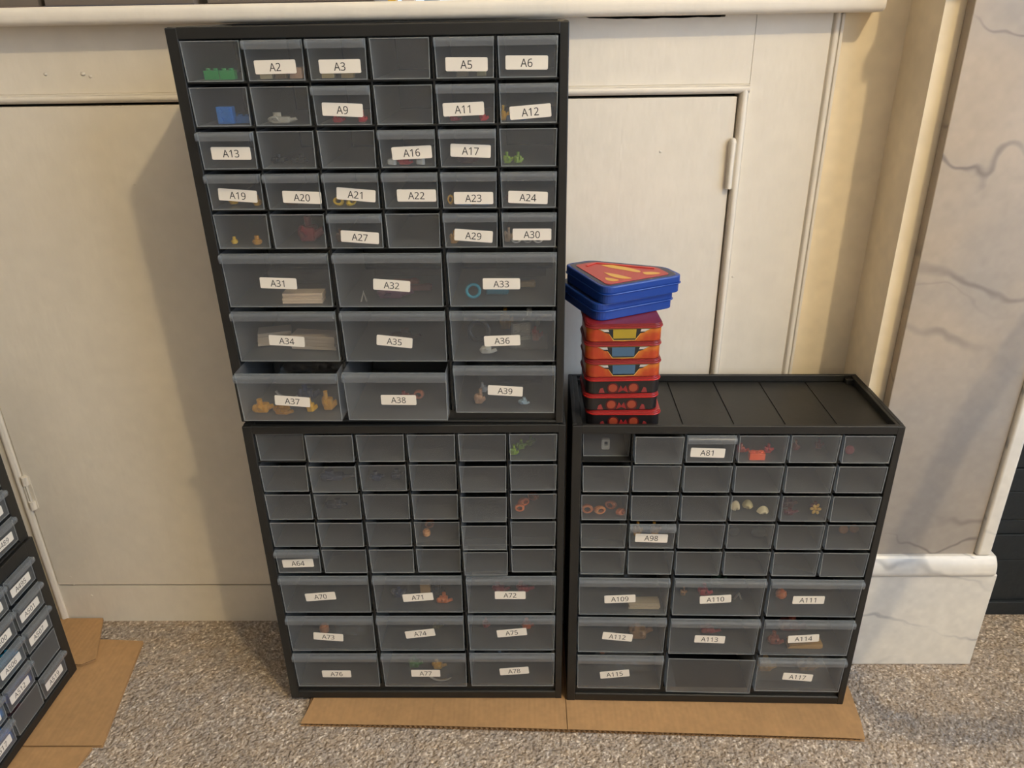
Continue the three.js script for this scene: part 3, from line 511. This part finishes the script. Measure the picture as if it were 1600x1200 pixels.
const ITEMS = [
  ['U', 'r1c1', 'brick', G1, 36, -8, 14.5, 10, 8, 'left green toy brick'], ['U', 'r1c1', 'brick', G1, 51.5, -8, 14.5, 10, 8, 'right green toy brick'],
  ['U', 'r1c2', 'block', '#cdbb90', 89, -8, 12, 7, 8, 'cream block, left of three,'], ['U', 'r1c2', 'block', '#7a5f3c', 103, -8, 11, 7, 8, 'brown block, middle of three,'], ['U', 'r1c2', 'block', '#b58f74', 118, -8, 12, 10, 8, 'tan block, right of three,'],
  ['U', 'r1c3', 'block', '#c7ac70', 149, -8, 12, 7, 8, 'left sandy block'], ['U', 'r1c3', 'block', '#b7965e', 168, -8, 12, 7, 8, 'right sandy block'],
  ['U', 'r1c5', 'block', '#5f5038', 279, -8, 12, 6, 8, 'left dull brown block'], ['U', 'r1c5', 'block', '#8b805a', 297, -8, 9, 7, 8, 'right olive block'],
  ['U', 'r2c1', 'upright', BL, 41, -11, 16, 16, 10, 'blue brick on edge with four studs'], ['U', 'r2c1', 'brick', '#1a5a9c', 57, -15, 14, 8, 8, 'flat blue brick at the right'],
  ['U', 'r2c2', 'lump', '#a7a193', 98, -8, 30, 10, 10, 'knobbly pale grey toy part'],
  ['U', 'r2c3', 'lump', RED, 154, -8, 13, 8, 8, 'left red toy part'], ['U', 'r2c3', 'lump', RED, 178, -8, 10, 11, 8, 'right red toy part'],
  ['U', 'r2c5', 'lump', '#a41d28', 270, -8, 12, 7, 8, 'left dark red toy part'], ['U', 'r2c5', 'lump', RED, 298, -8, 10, 10, 8, 'right red toy part'],
  ['U', 'r2c6', 'lump', YEL, 318, -10, 9, 14, 8, 'small yellow toy part'], ['U', 'r2c6', 'bar', '#38628f', 330, -8, 20, 5, 6, 'blue bar'],
  ['U', 'r3c2', 'lump', BLK, 84, -23, 18, 9, 10, 'left black toy part'], ['U', 'r3c2', 'lump', BLK, 106, -22, 18, 9, 10, 'right black toy part'],
  ['U', 'r3c4', 'lump', RED, 217, -8, 17, 8, 8, 'red toy part between white bars'], ['U', 'r3c4', 'bar', WHT, 203, -8, 8, 6, 5, 'left white bar'], ['U', 'r3c4', 'bar', WHT, 232, -8, 8, 6, 5, 'right white bar'],
  ['U', 'r3c5', 'lump', '#4a221e', 280, -12, 24, 11, 12, 'dark brown toy part'],
  ['U', 'r3c6', 'lump', LIME, 321, -9, 11, 11, 9, 'left clear lime toy part', 0, 1], ['U', 'r3c6', 'lump', LIME, 332, -9, 10, 11, 9, 'right clear lime toy part', .6, 1],
  ['U', 'r4c1', 'stud', YEL, 28, -23, 10, 10, 9, 'left yellow toy stud'], ['U', 'r4c1', 'stud', YEL, 56, -16, 9, 10, 9, 'right yellow toy stud'],
  ['U', 'r4c2', 'lump', BRN, 94, -14, 22, 10, 12, 'brown toy part'],
  ['U', 'r4c3', 'tube', '#efc21a', 145, -6, 11, 10, 6, 'left hollow yellow barrel'], ['U', 'r4c3', 'tube', '#efc21a', 158, -6, 11, 9, 6, 'right hollow yellow barrel', .9],
  ['U', 'r4c5', 'tube', YEL, 261, -8, 6, 11, 8, 'hollow yellow barrel'], ['U', 'r4c5', 'bar', '#4b86c0', 275, -8, 16, 5, 6, 'left blue bar'], ['U', 'r4c5', 'bar', '#5f93c4', 294, -8, 15, 5, 6, 'right blue bar'],
  ['U', 'r4c6', 'lump', '#5a1c28', 330, -14, 26, 12, 12, 'dark red toy part'],
  ['U', 'r5c1', 'stud', '#e3b62c', 24, -16, 7, 7, 7, 'left golden toy stud'], ['U', 'r5c1', 'stud', GOLD, 50, -13, 10, 9, 8, 'right golden toy stud'],
  ['U', 'r5c2', 'lump', '#7c1f24', 106, -24, 30, 26, 26, 'large dark red toy part'], ['U', 'r5c3', 'lump', BRN, 140, -19, 14, 14, 12, 'brown toy part'],
  ['U', 'r5c5', 'lump', GOLD, 263, -11, 12, 13, 10, 'golden toy part'],
  ['U', 'r5c6', 'tube', WHT, 328, -8, 10, 8, 8, 'white barrel, left of three,'], ['U', 'r5c6', 'tube', '#a8a49a', 340, -8, 9, 8, 8, 'grey barrel, middle of three,'], ['U', 'r5c6', 'tube', WHT, 351, -8, 10, 8, 8, 'white barrel, right of three,'], ['U', 'r5c6', 'lump', '#b89c80', 320, -16, 11, 15, 9, 'tan toy part'],
  ['U', 'L1c1', 'slab', '#d9bfa2', 92, -14, 44, 12, 16, 'cream paper bundle'], ['U', 'L1c2', 'bar', '#b06a5a', 197, -66, 32, 8, 8, 'long pink bar'], ['U', 'L1c2', 'bar', '#8a5550', 215, -50, 30, 7, 8, 'nearer dusky pink bar'], ['U', 'L1c2', 'lump', '#5a2c48', 192, -24, 42, 16, 20, 'purple toy part'], ['U', 'L1c2', 'foil', 'm', 159, -12, 8, 14, 3, 'silver foil triangle'],
  ['U', 'L1c3', 'ring', '#1d98b0', 279, -24, 18, 16, 10, 'teal ring'], ['U', 'L1c3', 'bar', '#1f6d80', 305, -36, 26, 8, 9, 'dark teal bar'], ['U', 'L1c3', 'bar', TAN, 337, -60, 22, 7, 8, 'tan bar'],
  ['U', 'L2c1', 'slab', '#cdb8a0', 37, -54, 38, 16, 22, 'left paper bundle', .3], ['U', 'L2c1', 'slab', '#d8c3ad', 90, -40, 54, 17, 22, 'right paper bundle', -.12],
  ['U', 'L2c2', 'lump', '#54382f', 192, -60, 40, 12, 18, 'dark brown toy part'],
  ['U', 'L2c3', 'lump', GOLD, 312, -92, 18, 26, 14, 'golden toy part'], ['U', 'L2c3', 'upright', WHT, 330, -60, 22, 22, 10, 'white four-stud brick on edge', .3], ['U', 'L2c3', 'lump', WHT, 342, -84, 22, 30, 12, 'white toy part behind a brick'], ['U', 'L2c3', 'lump', '#b3402f', 350, -56, 14, 18, 12, 'red toy part'], ['U', 'L2c3', 'ring', '#22262a', 281, -52, 28, 28, 8, 'black ring'], ['U', 'L2c3', 'lump', '#e2dccd', 294, -18, 20, 12, 12, 'white toy part near the front'],
  ['U', 'L3c1', 'lump', GOLD, 30, -18, 24, 17, 16, 'golden toy part, far left,'], ['U', 'L3c1', 'lump', '#b57a1e', 55, -14, 26, 12, 16, 'golden toy part, front middle,'], ['U', 'L3c1', 'lump', YEL, 87, -20, 14, 16, 12, 'yellow toy part'], ['U', 'L3c1', 'lump', GOLD, 107, -24, 18, 24, 14, 'golden toy part, far right,'], ['U', 'L3c1', 'lump', '#232c48', 76, -48, 26, 22, 18, 'navy toy part'], ['U', 'L3c1', 'arc', 'm', 52, -50, 34, 12, 4, 'silver wire hoop'],
  ['U', 'L3c2', 'tube', '#9a5a44', 208, -50, 12, 12, 12, 'hollow brown barrel'], ['U', 'L3c2', 'lump', '#7e2f28', 193, -50, 16, 10, 10, 'red brown toy part'],
  ['U', 'L3c3', 'lump', '#c69a7a', 282, -20, 14, 18, 12, 'tan toy part'], ['U', 'L3c3', 'lump', '#cfcac4', 286, -50, 12, 12, 10, 'white toy part'], ['U', 'L3c3', 'lump', '#a9c0cc', 334, -18, 14, 8, 10, 'pale blue toy part'],
  ['L', 'r1c6', 'lump', LIME, 319, -12, 12, 12, 10, 'nearest clear lime toy part', 0, 1], ['L', 'r1c6', 'lump', '#8fb31f', 328, -26, 14, 12, 10, 'middle clear lime toy part', .4, 1], ['L', 'r1c6', 'lump', '#86a823', 341, -37, 16, 10, 10, 'rearmost clear lime toy part', .9, 1],
  ['L', 'r2c2', 'lump', NAVY, 98, -26, 44, 12, 20, 'navy toy part'], ['L', 'r2c3', 'lump', NAVY, 148, -21, 20, 12, 14, 'left navy toy part'], ['L', 'r2c3', 'lump', NAVY, 174, -25, 18, 12, 14, 'right navy toy part'], ['L', 'r3c2', 'lump', '#1a2036', 92, -22, 30, 13, 16, 'dark navy toy part'],
  ['L', 'r3c6', 'tube', '#c9662f', 325, -14, 12, 11, 10, 'nearest orange barrel'], ['L', 'r3c6', 'tube', ORG, 330, -27, 14, 11, 10, 'middle orange barrel', .7], ['L', 'r3c6', 'tube', '#a8562e', 342, -39, 14, 11, 10, 'rearmost orange barrel', -.6],
  ['L', 'r4c4', 'head', '#dc9a5e', 205, -20, 10, 10, 10, 'pale orange toy head'], ['L', 'r4c4', 'tube', '#a8643c', 207, -38, 12, 11, 12, 'brown barrel behind a head'],
  ['L', 'L1c2', 'block', '#b08a58', 195, -40, 14, 16, 10, 'tan block'], ['L', 'L1c2', 'lump', '#c96a30', 223, -16, 22, 14, 12, 'orange toy part'], ['L', 'L1c2', 'lump', '#17181a', 212, -34, 20, 20, 12, 'black toy part'], ['L', 'L1c2', 'lump', '#25304e', 160, -28, 20, 16, 14, 'navy toy part'],
  ['L', 'L1c3', 'lump', '#7b1f26', 298, -40, 26, 13, 14, 'left dark red toy part'], ['L', 'L1c3', 'lump', '#93242a', 331, -40, 26, 14, 14, 'right dark red toy part'],
  ['L', 'L2c1', 'head', '#b8774e', 50, -34, 13, 14, 13, 'brown toy head'], ['L', 'L2c2', 'lump', '#6d6440', 208, -40, 16, 11, 12, 'olive toy part'], ['L', 'L2c3', 'lump', '#93301f', 276, -42, 12, 14, 10, 'dark red toy part'], ['L', 'L2c3', 'lump', '#d9651f', 334, -39, 18, 15, 12, 'orange toy part'],
  ['L', 'L3c2', 'lump', '#4d7a3c', 173, -34, 22, 16, 16, 'green toy part'], ['L', 'L3c2', 'lump', '#e0a83c', 207, -31, 22, 14, 12, 'golden toy part'], ['L', 'L3c2', 'arc', 'm', 212, -8, 32, 9, 3, 'silver wire hoop'],
  ['R', 'r1c1', 'frame', WHT, 42, -15, 10, 14, 5, 'white toy window frame'], ['R', 'r1c4', 'brick', '#f0581c', 218, -8, 18, 10, 9, 'bright orange toy brick'], ['R', 'r1c4', 'lump', '#b03a20', 205, -22, 16, 12, 10, 'left rust red toy part'], ['R', 'r1c4', 'lump', RED, 236, -21, 12, 12, 10, 'right red toy part'],
  ['R', 'r1c5', 'lump', '#7b3322', 270, -26, 9, 14, 9, 'left rust brown toy part'], ['R', 'r1c5', 'lump', '#7a2428', 299, -31, 12, 12, 10, 'right dark red toy part'], ['R', 'r1c6', 'disc', MAR, 330, -19, 11, 11, 5, 'maroon disc'],
  ['R', 'r3c1', 'tube', '#b06232', 21, -12, 14, 13, 10, 'brown barrel, first of four,'], ['R', 'r3c1', 'tube', '#c4743a', 36.5, -11, 14, 11, 10, 'orange barrel, second of four,', .3], ['R', 'r3c1', 'tube', '#a85a30', 51, -22, 14, 12, 10, 'brown barrel, third of four,', -.5], ['R', 'r3c1', 'tube', '#b8623c', 62, -9, 11, 9, 9, 'rusty barrel, last of four,', .8],
  ['R', 'r3c4', 'shell', '#e6d3ac', 205, -18, 14, 14, 8, 'cream shell, left of three,', .2], ['R', 'r3c4', 'shell', '#dccb96', 220, -22, 14, 13, 8, 'cream shell, middle of three,', -.3], ['R', 'r3c4', 'shell', '#eadbb6', 237, -11, 16, 11, 8, 'cream shell, right of three,', .1],
  ['R', 'r3c5', 'lump', '#5c1a20', 271, -12, 20, 9, 10, 'nearer maroon toy part'], ['R', 'r3c5', 'lump', '#4d181e', 272, -28, 26, 14, 12, 'farther maroon toy part'], ['R', 'r3c5', 'flower', '#e8bb5c', 301, -14, 14, 14, 5, 'golden toy flower'], ['R', 'r3c5', 'lump', '#82352a', 306, -24, 16, 11, 8, 'rust red toy part'],
  ['R', 'r4c2', 'lump', GOLD, 87, -24, 14, 22, 12, 'left golden toy part'], ['R', 'r4c2', 'lump', GOLD, 110, -24, 14, 22, 12, 'right golden toy part'], ['R', 'r4c4', 'disc', '#2c2f2f', 208, -25, 14, 12, 5, 'left black disc'], ['R', 'r4c4', 'disc', '#2c2f2f', 240, -22, 20, 14, 5, 'right black disc'], ['R', 'r4c6', 'disc', '#b57a4e', 348, -32, 12, 11, 5, 'left tan disc'], ['R', 'r4c6', 'disc', '#95633f', 362, -34, 12, 11, 5, 'right tan disc'],
  ['R', 'L1c1', 'slab', '#b9a384', 100, -16, 40, 9, 14, 'tan paper bundle'], ['R', 'L1c2', 'lump', '#b02634', 185, -38, 20, 16, 14, 'red toy part'], ['R', 'L1c2', 'lump', '#a5743f', 156, -37, 10, 11, 10, 'tan toy part'], ['R', 'L1c2', 'foil', 'm', 226, -30, 12, 12, 3, 'silver foil scrap'], ['R', 'L1c2', 'lump', '#3d5a4c', 208, -60, 24, 18, 14, 'dull green toy part'],
  ['R', 'L1c3', 'ball', '#d06a26', 284, -34, 15, 15, 15, 'orange ball'], ['R', 'L2c1', 'lump', '#9d7040', 101, -26, 34, 24, 22, 'tan toy part'], ['R', 'L2c2', 'lump', '#8d2f26', 198, -38, 30, 13, 14, 'rust red toy part'],
  ['R', 'L2c3', 'lump', '#8f4026', 281, -18, 22, 18, 14, 'rust red toy part'], ['R', 'L2c3', 'slab', '#b98a48', 318, -16, 44, 8, 14, 'golden paper bundle'], ['R', 'L2c3', 'lump', '#7c3a2c', 310, -44, 40, 26, 20, 'brown toy part'],
  ['R', 'L3c1', 'lump', '#a85428', 54, -62, 11, 26, 11, 'orange brown toy part'], ['R', 'L3c3', 'lump', '#b68a4a', 281, -36, 28, 22, 18, 'left golden toy part'], ['R', 'L3c3', 'lump', '#a57a48', 340, -38, 34, 20, 18, 'right golden toy part'],
  ['S', 'r3c5', 'brick', '#1ca4cc', 282, -14, 32, 16, 16, 'bright teal toy brick'], ['S', 'r4c5', 'brick', '#2d57b8', 282, -12, 44, 8, 14, 'royal blue toy brick'], ['S', 'r5c4', 'brick', '#1878c8', 222, -12, 44, 18, 14, 'sky blue toy brick'], ['S', 'r4c4', 'brick', '#2580c4', 222, -12, 44, 12, 14, 'blue toy brick'], ['S', 'r5c5', 'lump', '#43262c', 282, -40, 46, 28, 60, 'plum toy part'], ['S', 'r1c5', 'lump', '#5a3a62', 282, -20, 44, 24, 20, 'purple toy part'],
  ['T', 'r5c5', 'lump', '#3a3a58', 282, -24, 40, 20, 24, 'slate blue toy part'],
];
for (const [cab, cell, kind, color, x, z, w, h, d, desc, turn = 0, clear = 0] of ITEMS) put(cab, cell, kind, color, x, z, w, h, d, desc, turn, clear ? clearPlastic(color) : color === 'm' ? M.metal : undefined);
for (const [cab, cell, x, z, w, h, d] of [['U', 'L1c1', 70, -78, 80, 42, 50], ['U', 'L1c2', 192, -104, 80, 30, 34], ['U', 'L1c3', 330, -100, 60, 36, 40], ['U', 'L2c3', 340, -30, 44, 20, 20], ['U', 'L3c1', 70, -92, 96, 46, 44], ['U', 'L3c3', 316, -74, 80, 34, 44], ['L', 'L1c2', 190, -80, 90, 44, 48], ['L', 'L2c1', 90, -26, 44, 26, 24], ['L', 'L3c2', 226, -22, 30, 24, 12], ['L', 'L3c3', 315, -60, 90, 44, 40], ['R', 'L1c1', 60, -58, 90, 46, 44], ['R', 'L1c2', 190, -96, 90, 42, 40], ['R', 'L2c1', 70, -80, 80, 40, 44], ['R', 'L2c3', 312, -92, 80, 40, 44], ['R', 'L3c1', 80, -30, 80, 42, 26], ['R', 'L3c3', 310, -16, 100, 48, 14]]) put(cab, cell, 'bag', '', x, z, w, h, d, 'crumpled clear plastic bag', 0, M.bag);

// ------------------------------------------------------------------ tins stacked on the right cabinet
const TINB = BIG.H - .0094;
function tin(i, name, label, dx, dz, turn, look) {
  const w = .0850, d = .0640, h = .0212, y = TINB + i * (h + .0002);
  const t = thing(name, label, 'tin', [.4455 + dx, y, -.0115 + dz - d / 2], turn, 'small rectangular tins');
  const g = (ww, dd, y0, hh, r, bev) => slab(roundRect(ww, dd, r), y0, hh, bev, 6);
  part('body', g(w, d, 0, h - .0036, .010, .0012), look.body, t);
  part('lid', [g(w + .0018, d + .0018, h - .0046, .0036, .011, .0009), g(w - .001, d - .001, h - .0014, .0014, .0095, .0006)], look.lid, t);
  part('lid_curl', g(w + .0034, d + .0034, h - .0052, .0022, .0116, .0010), look.curl, t);
  look.print(t, w, d, h);
  return t;
}
const flatShape = (sh, z, depth = .0003) => { const g = new THREE.ExtrudeGeometry(sh, { depth, bevelEnabled: false, curveSegments: 12 }); g.translate(0, 0, z); return metric(g); };
const flameMap = tex(256, 0.08, (u, v) => { const n = fbm(u * 5, v * 5, 5, 4, 201), k = smooth(.25, .75, n); return [mix(170, 196, k), mix(58, 122, k), mix(32, 42, k)]; });
const flame = std({ map: flameMap, roughness: 0.28 }), tinDark = std({ color: '#1f1d1e', roughness: 0.3 });
const orangeLook = (fillA, fillB) => ({
  body: flame, lid: std({ color: '#7a1f22', roughness: 0.3 }), curl: std({ color: '#8d2626', roughness: 0.28 }),
  print(t, w, d, h) {
    const z = d / 2, hx = (s, y1, y0) => poly([[-.0295 * s, y1], [.0295 * s, y1], [.023 * s, y1 - .004], [.0185 * s, y1 - .005], [.0125 * s, y0], [-.0125 * s, y0], [-.0185 * s, y1 - .005], [-.023 * s, y1 - .004]]);
    const m = part('printed_panel', flatShape(hx(1, h - .0056, .0016), z), std({ color: '#d8ae52', roughness: .35 }), t);
    part('printed_field', flatShape(hx(.95, h - .0059, .0025), z + .0002), plastic('#20242a'), m);
    part('printed_field', flatShape(poly([[-.013, h - .0061], [.013, h - .0061], [.0125, .0042], [-.0125, .0042]]), z + .0004), plastic(fillA), m);
    for (const s of [-1, 1]) part('printed_tip', flatShape(poly([[s * .0275, h - .0060], [s * .0185, h - .0060], [s * .0175, h - .0088], [s * .0225, h - .0088]]), z + .0004), plastic(fillB), m);
  }
});
const redLook = {
  body: tinDark, lid: std({ color: '#8f1e1d', roughness: 0.3 }), curl: std({ color: '#a2211e', roughness: 0.25 }),
  print(t, w, d, h) {
    const z = d / 2, circle = (x, y, r) => { const s = new THREE.Shape(); s.absarc(x, y, r, 0, Math.PI * 2); return s; };
    for (const s of [-1, 1]) {
      const o = part('printed_ring', flatShape(circle(s * .0118, .0072, .0066), z), plastic('#5a1416'), t);
      part('printed_disc', flatShape(circle(s * .0118, .0076, .0049), z + .0002), plastic('#96412a'), o);
      part('printed_patch', flatShape(poly([[s * .021, .0015], [s * .028, .0015], [s * .0265, .007], [s * .0235, .008]]), z), plastic('#8a3030'), t);
    }
    part('printed_patch', flatShape(poly([[-.006, .0015], [0, .0045], [.006, .0015], [.003, .0105], [0, .006], [-.003, .0105]]), z), plastic('#8e2526'), t);
  }
};
tin(0, 'tin_box', 'dark tin with red lid, bottom of the stack, twisted to the right', .0030, .001, -.02, redLook);
tin(1, 'tin_box', 'dark tin with red lid, second from the bottom of the stack', -.0012, -.0005, .015, redLook);
tin(2, 'tin_box', 'dark tin with red lid, third from the bottom of the stack', -.0006, -.0005, .03, redLook);
tin(3, 'tin_box', 'flame orange tin with blue print, directly on the red-lidded tins', -.0010, 0, .03, orangeLook('#46647f', '#bdbab6'));
tin(4, 'tin_box', 'flame orange tin with blue print, in the middle of the orange tins', -.0020, -.001, .02, orangeLook('#46647f', '#bdbab6'));
tin(5, 'tin_box', 'flame orange tin with yellow print, directly under the blue tins', -.0015, -.001, .02, orangeLook('#a8902e', '#c9c4ba'));

// shield-shaped tins
{
  const out = [[0, 0], [.0715, .079], [.0470, .1055], [-.0470, .1055], [-.0715, .079]];
  const scaled = (k, cy = .062) => out.map(([x, y]) => [x * k, cy + (y - cy) * k]);
  const blue = std({ color: '#1c4090', roughness: 0.27 }), edge = std({ color: '#1c4090', roughness: 0.12 }), navy = std({ color: '#262c44', roughness: 0.35 });
  const rad = [.016, .010, .010, .010, .010];
  const build = (label, pos, emblem) => {
    const t = thing('shield_tin', label, 'tin', pos, -.365, 'shield shaped tins');
    part('body', slab(roundPoly(scaled(.985), rad), 0, .0108, .001, 8), blue, t);
    part('seam_bead', slab(roundPoly(scaled(1.018), rad), .0100, .0018, .0009, 8), edge, t);
    part('lid', slab(roundPoly(scaled(1.0), rad), .0114, .0088, .0016, 8), blue, t);
    const f = part('lid_border', slab(roundPoly(scaled(.93), rad), .0200, .0004, 0, 8), navy, t);
    if (emblem) {
      part('emblem_field', slab(roundPoly(scaled(.80), .006), .0203, .0007, .0002, 6), plastic('#ae302b'), f, 'red raised emblem');
      const yel = plastic('#d9a83e'), y0 = .0209;
      const curve = (pts) => new THREE.Shape(new THREE.SplineCurve(pts.map(p => new THREE.Vector2(...p))).getPoints(24));
      part('emblem_stripe', slab(curve([[-.028, .085], [-.014, .089], [.006, .084], [.022, .0755], [.021, .069], [.004, .073], [-.014, .077], [-.028, .085]]), y0, .0003), yel, f, 'yellow curve in the emblem');
      part('emblem_stripe', slab(curve([[.026, .071], [.036, .0755], [.046, .074], [.040, .067], [.031, .064], [.026, .071]]), y0, .0003), yel, f);
      part('emblem_stripe', slab(curve([[-.016, .056], [-.004, .054], [.010, .049], [.020, .0435], [.010, .039], [-.004, .044], [-.016, .056]]), y0, .0003), yel, f);
      part('emblem_stripe', slab(curve([[-.009, .037], [.002, .035], [.008, .032], [.003, .026], [-.005, .028], [-.009, .037]]), y0, .0003), yel, f);
      for (const [a, b] of [[[-.036, .091], [.036, .091]], [[-.042, .074], [-.036, .091]]]) { const L = Math.hypot(b[0] - a[0], b[1] - a[1]); part('emblem_ridge', xf(rbx(-L / 2, L / 2, y0 - .0002, y0 + .001, -.002, .002, .0008), { p: [(a[0] + b[0]) / 2, 0, -(a[1] + b[1]) / 2], r: [0, Math.atan2(b[1] - a[1], b[0] - a[0]), 0] }), plastic('#c2362f'), f); }
    }
    return t;
  };
  const yb = TINB + 6 * .0214;
  build('plain blue shield-shaped tin directly on the orange tin', [.4130, yb, -.0170], false);
  build('blue shield-shaped tin with red emblem, topmost of the stack', [.4200, yb + .0206, -.0140], true);
}

scene.traverse(o => { if (o.isMesh) { o.castShadow = true; o.receiveShadow = true; } });
renderer.render(scene, camera);
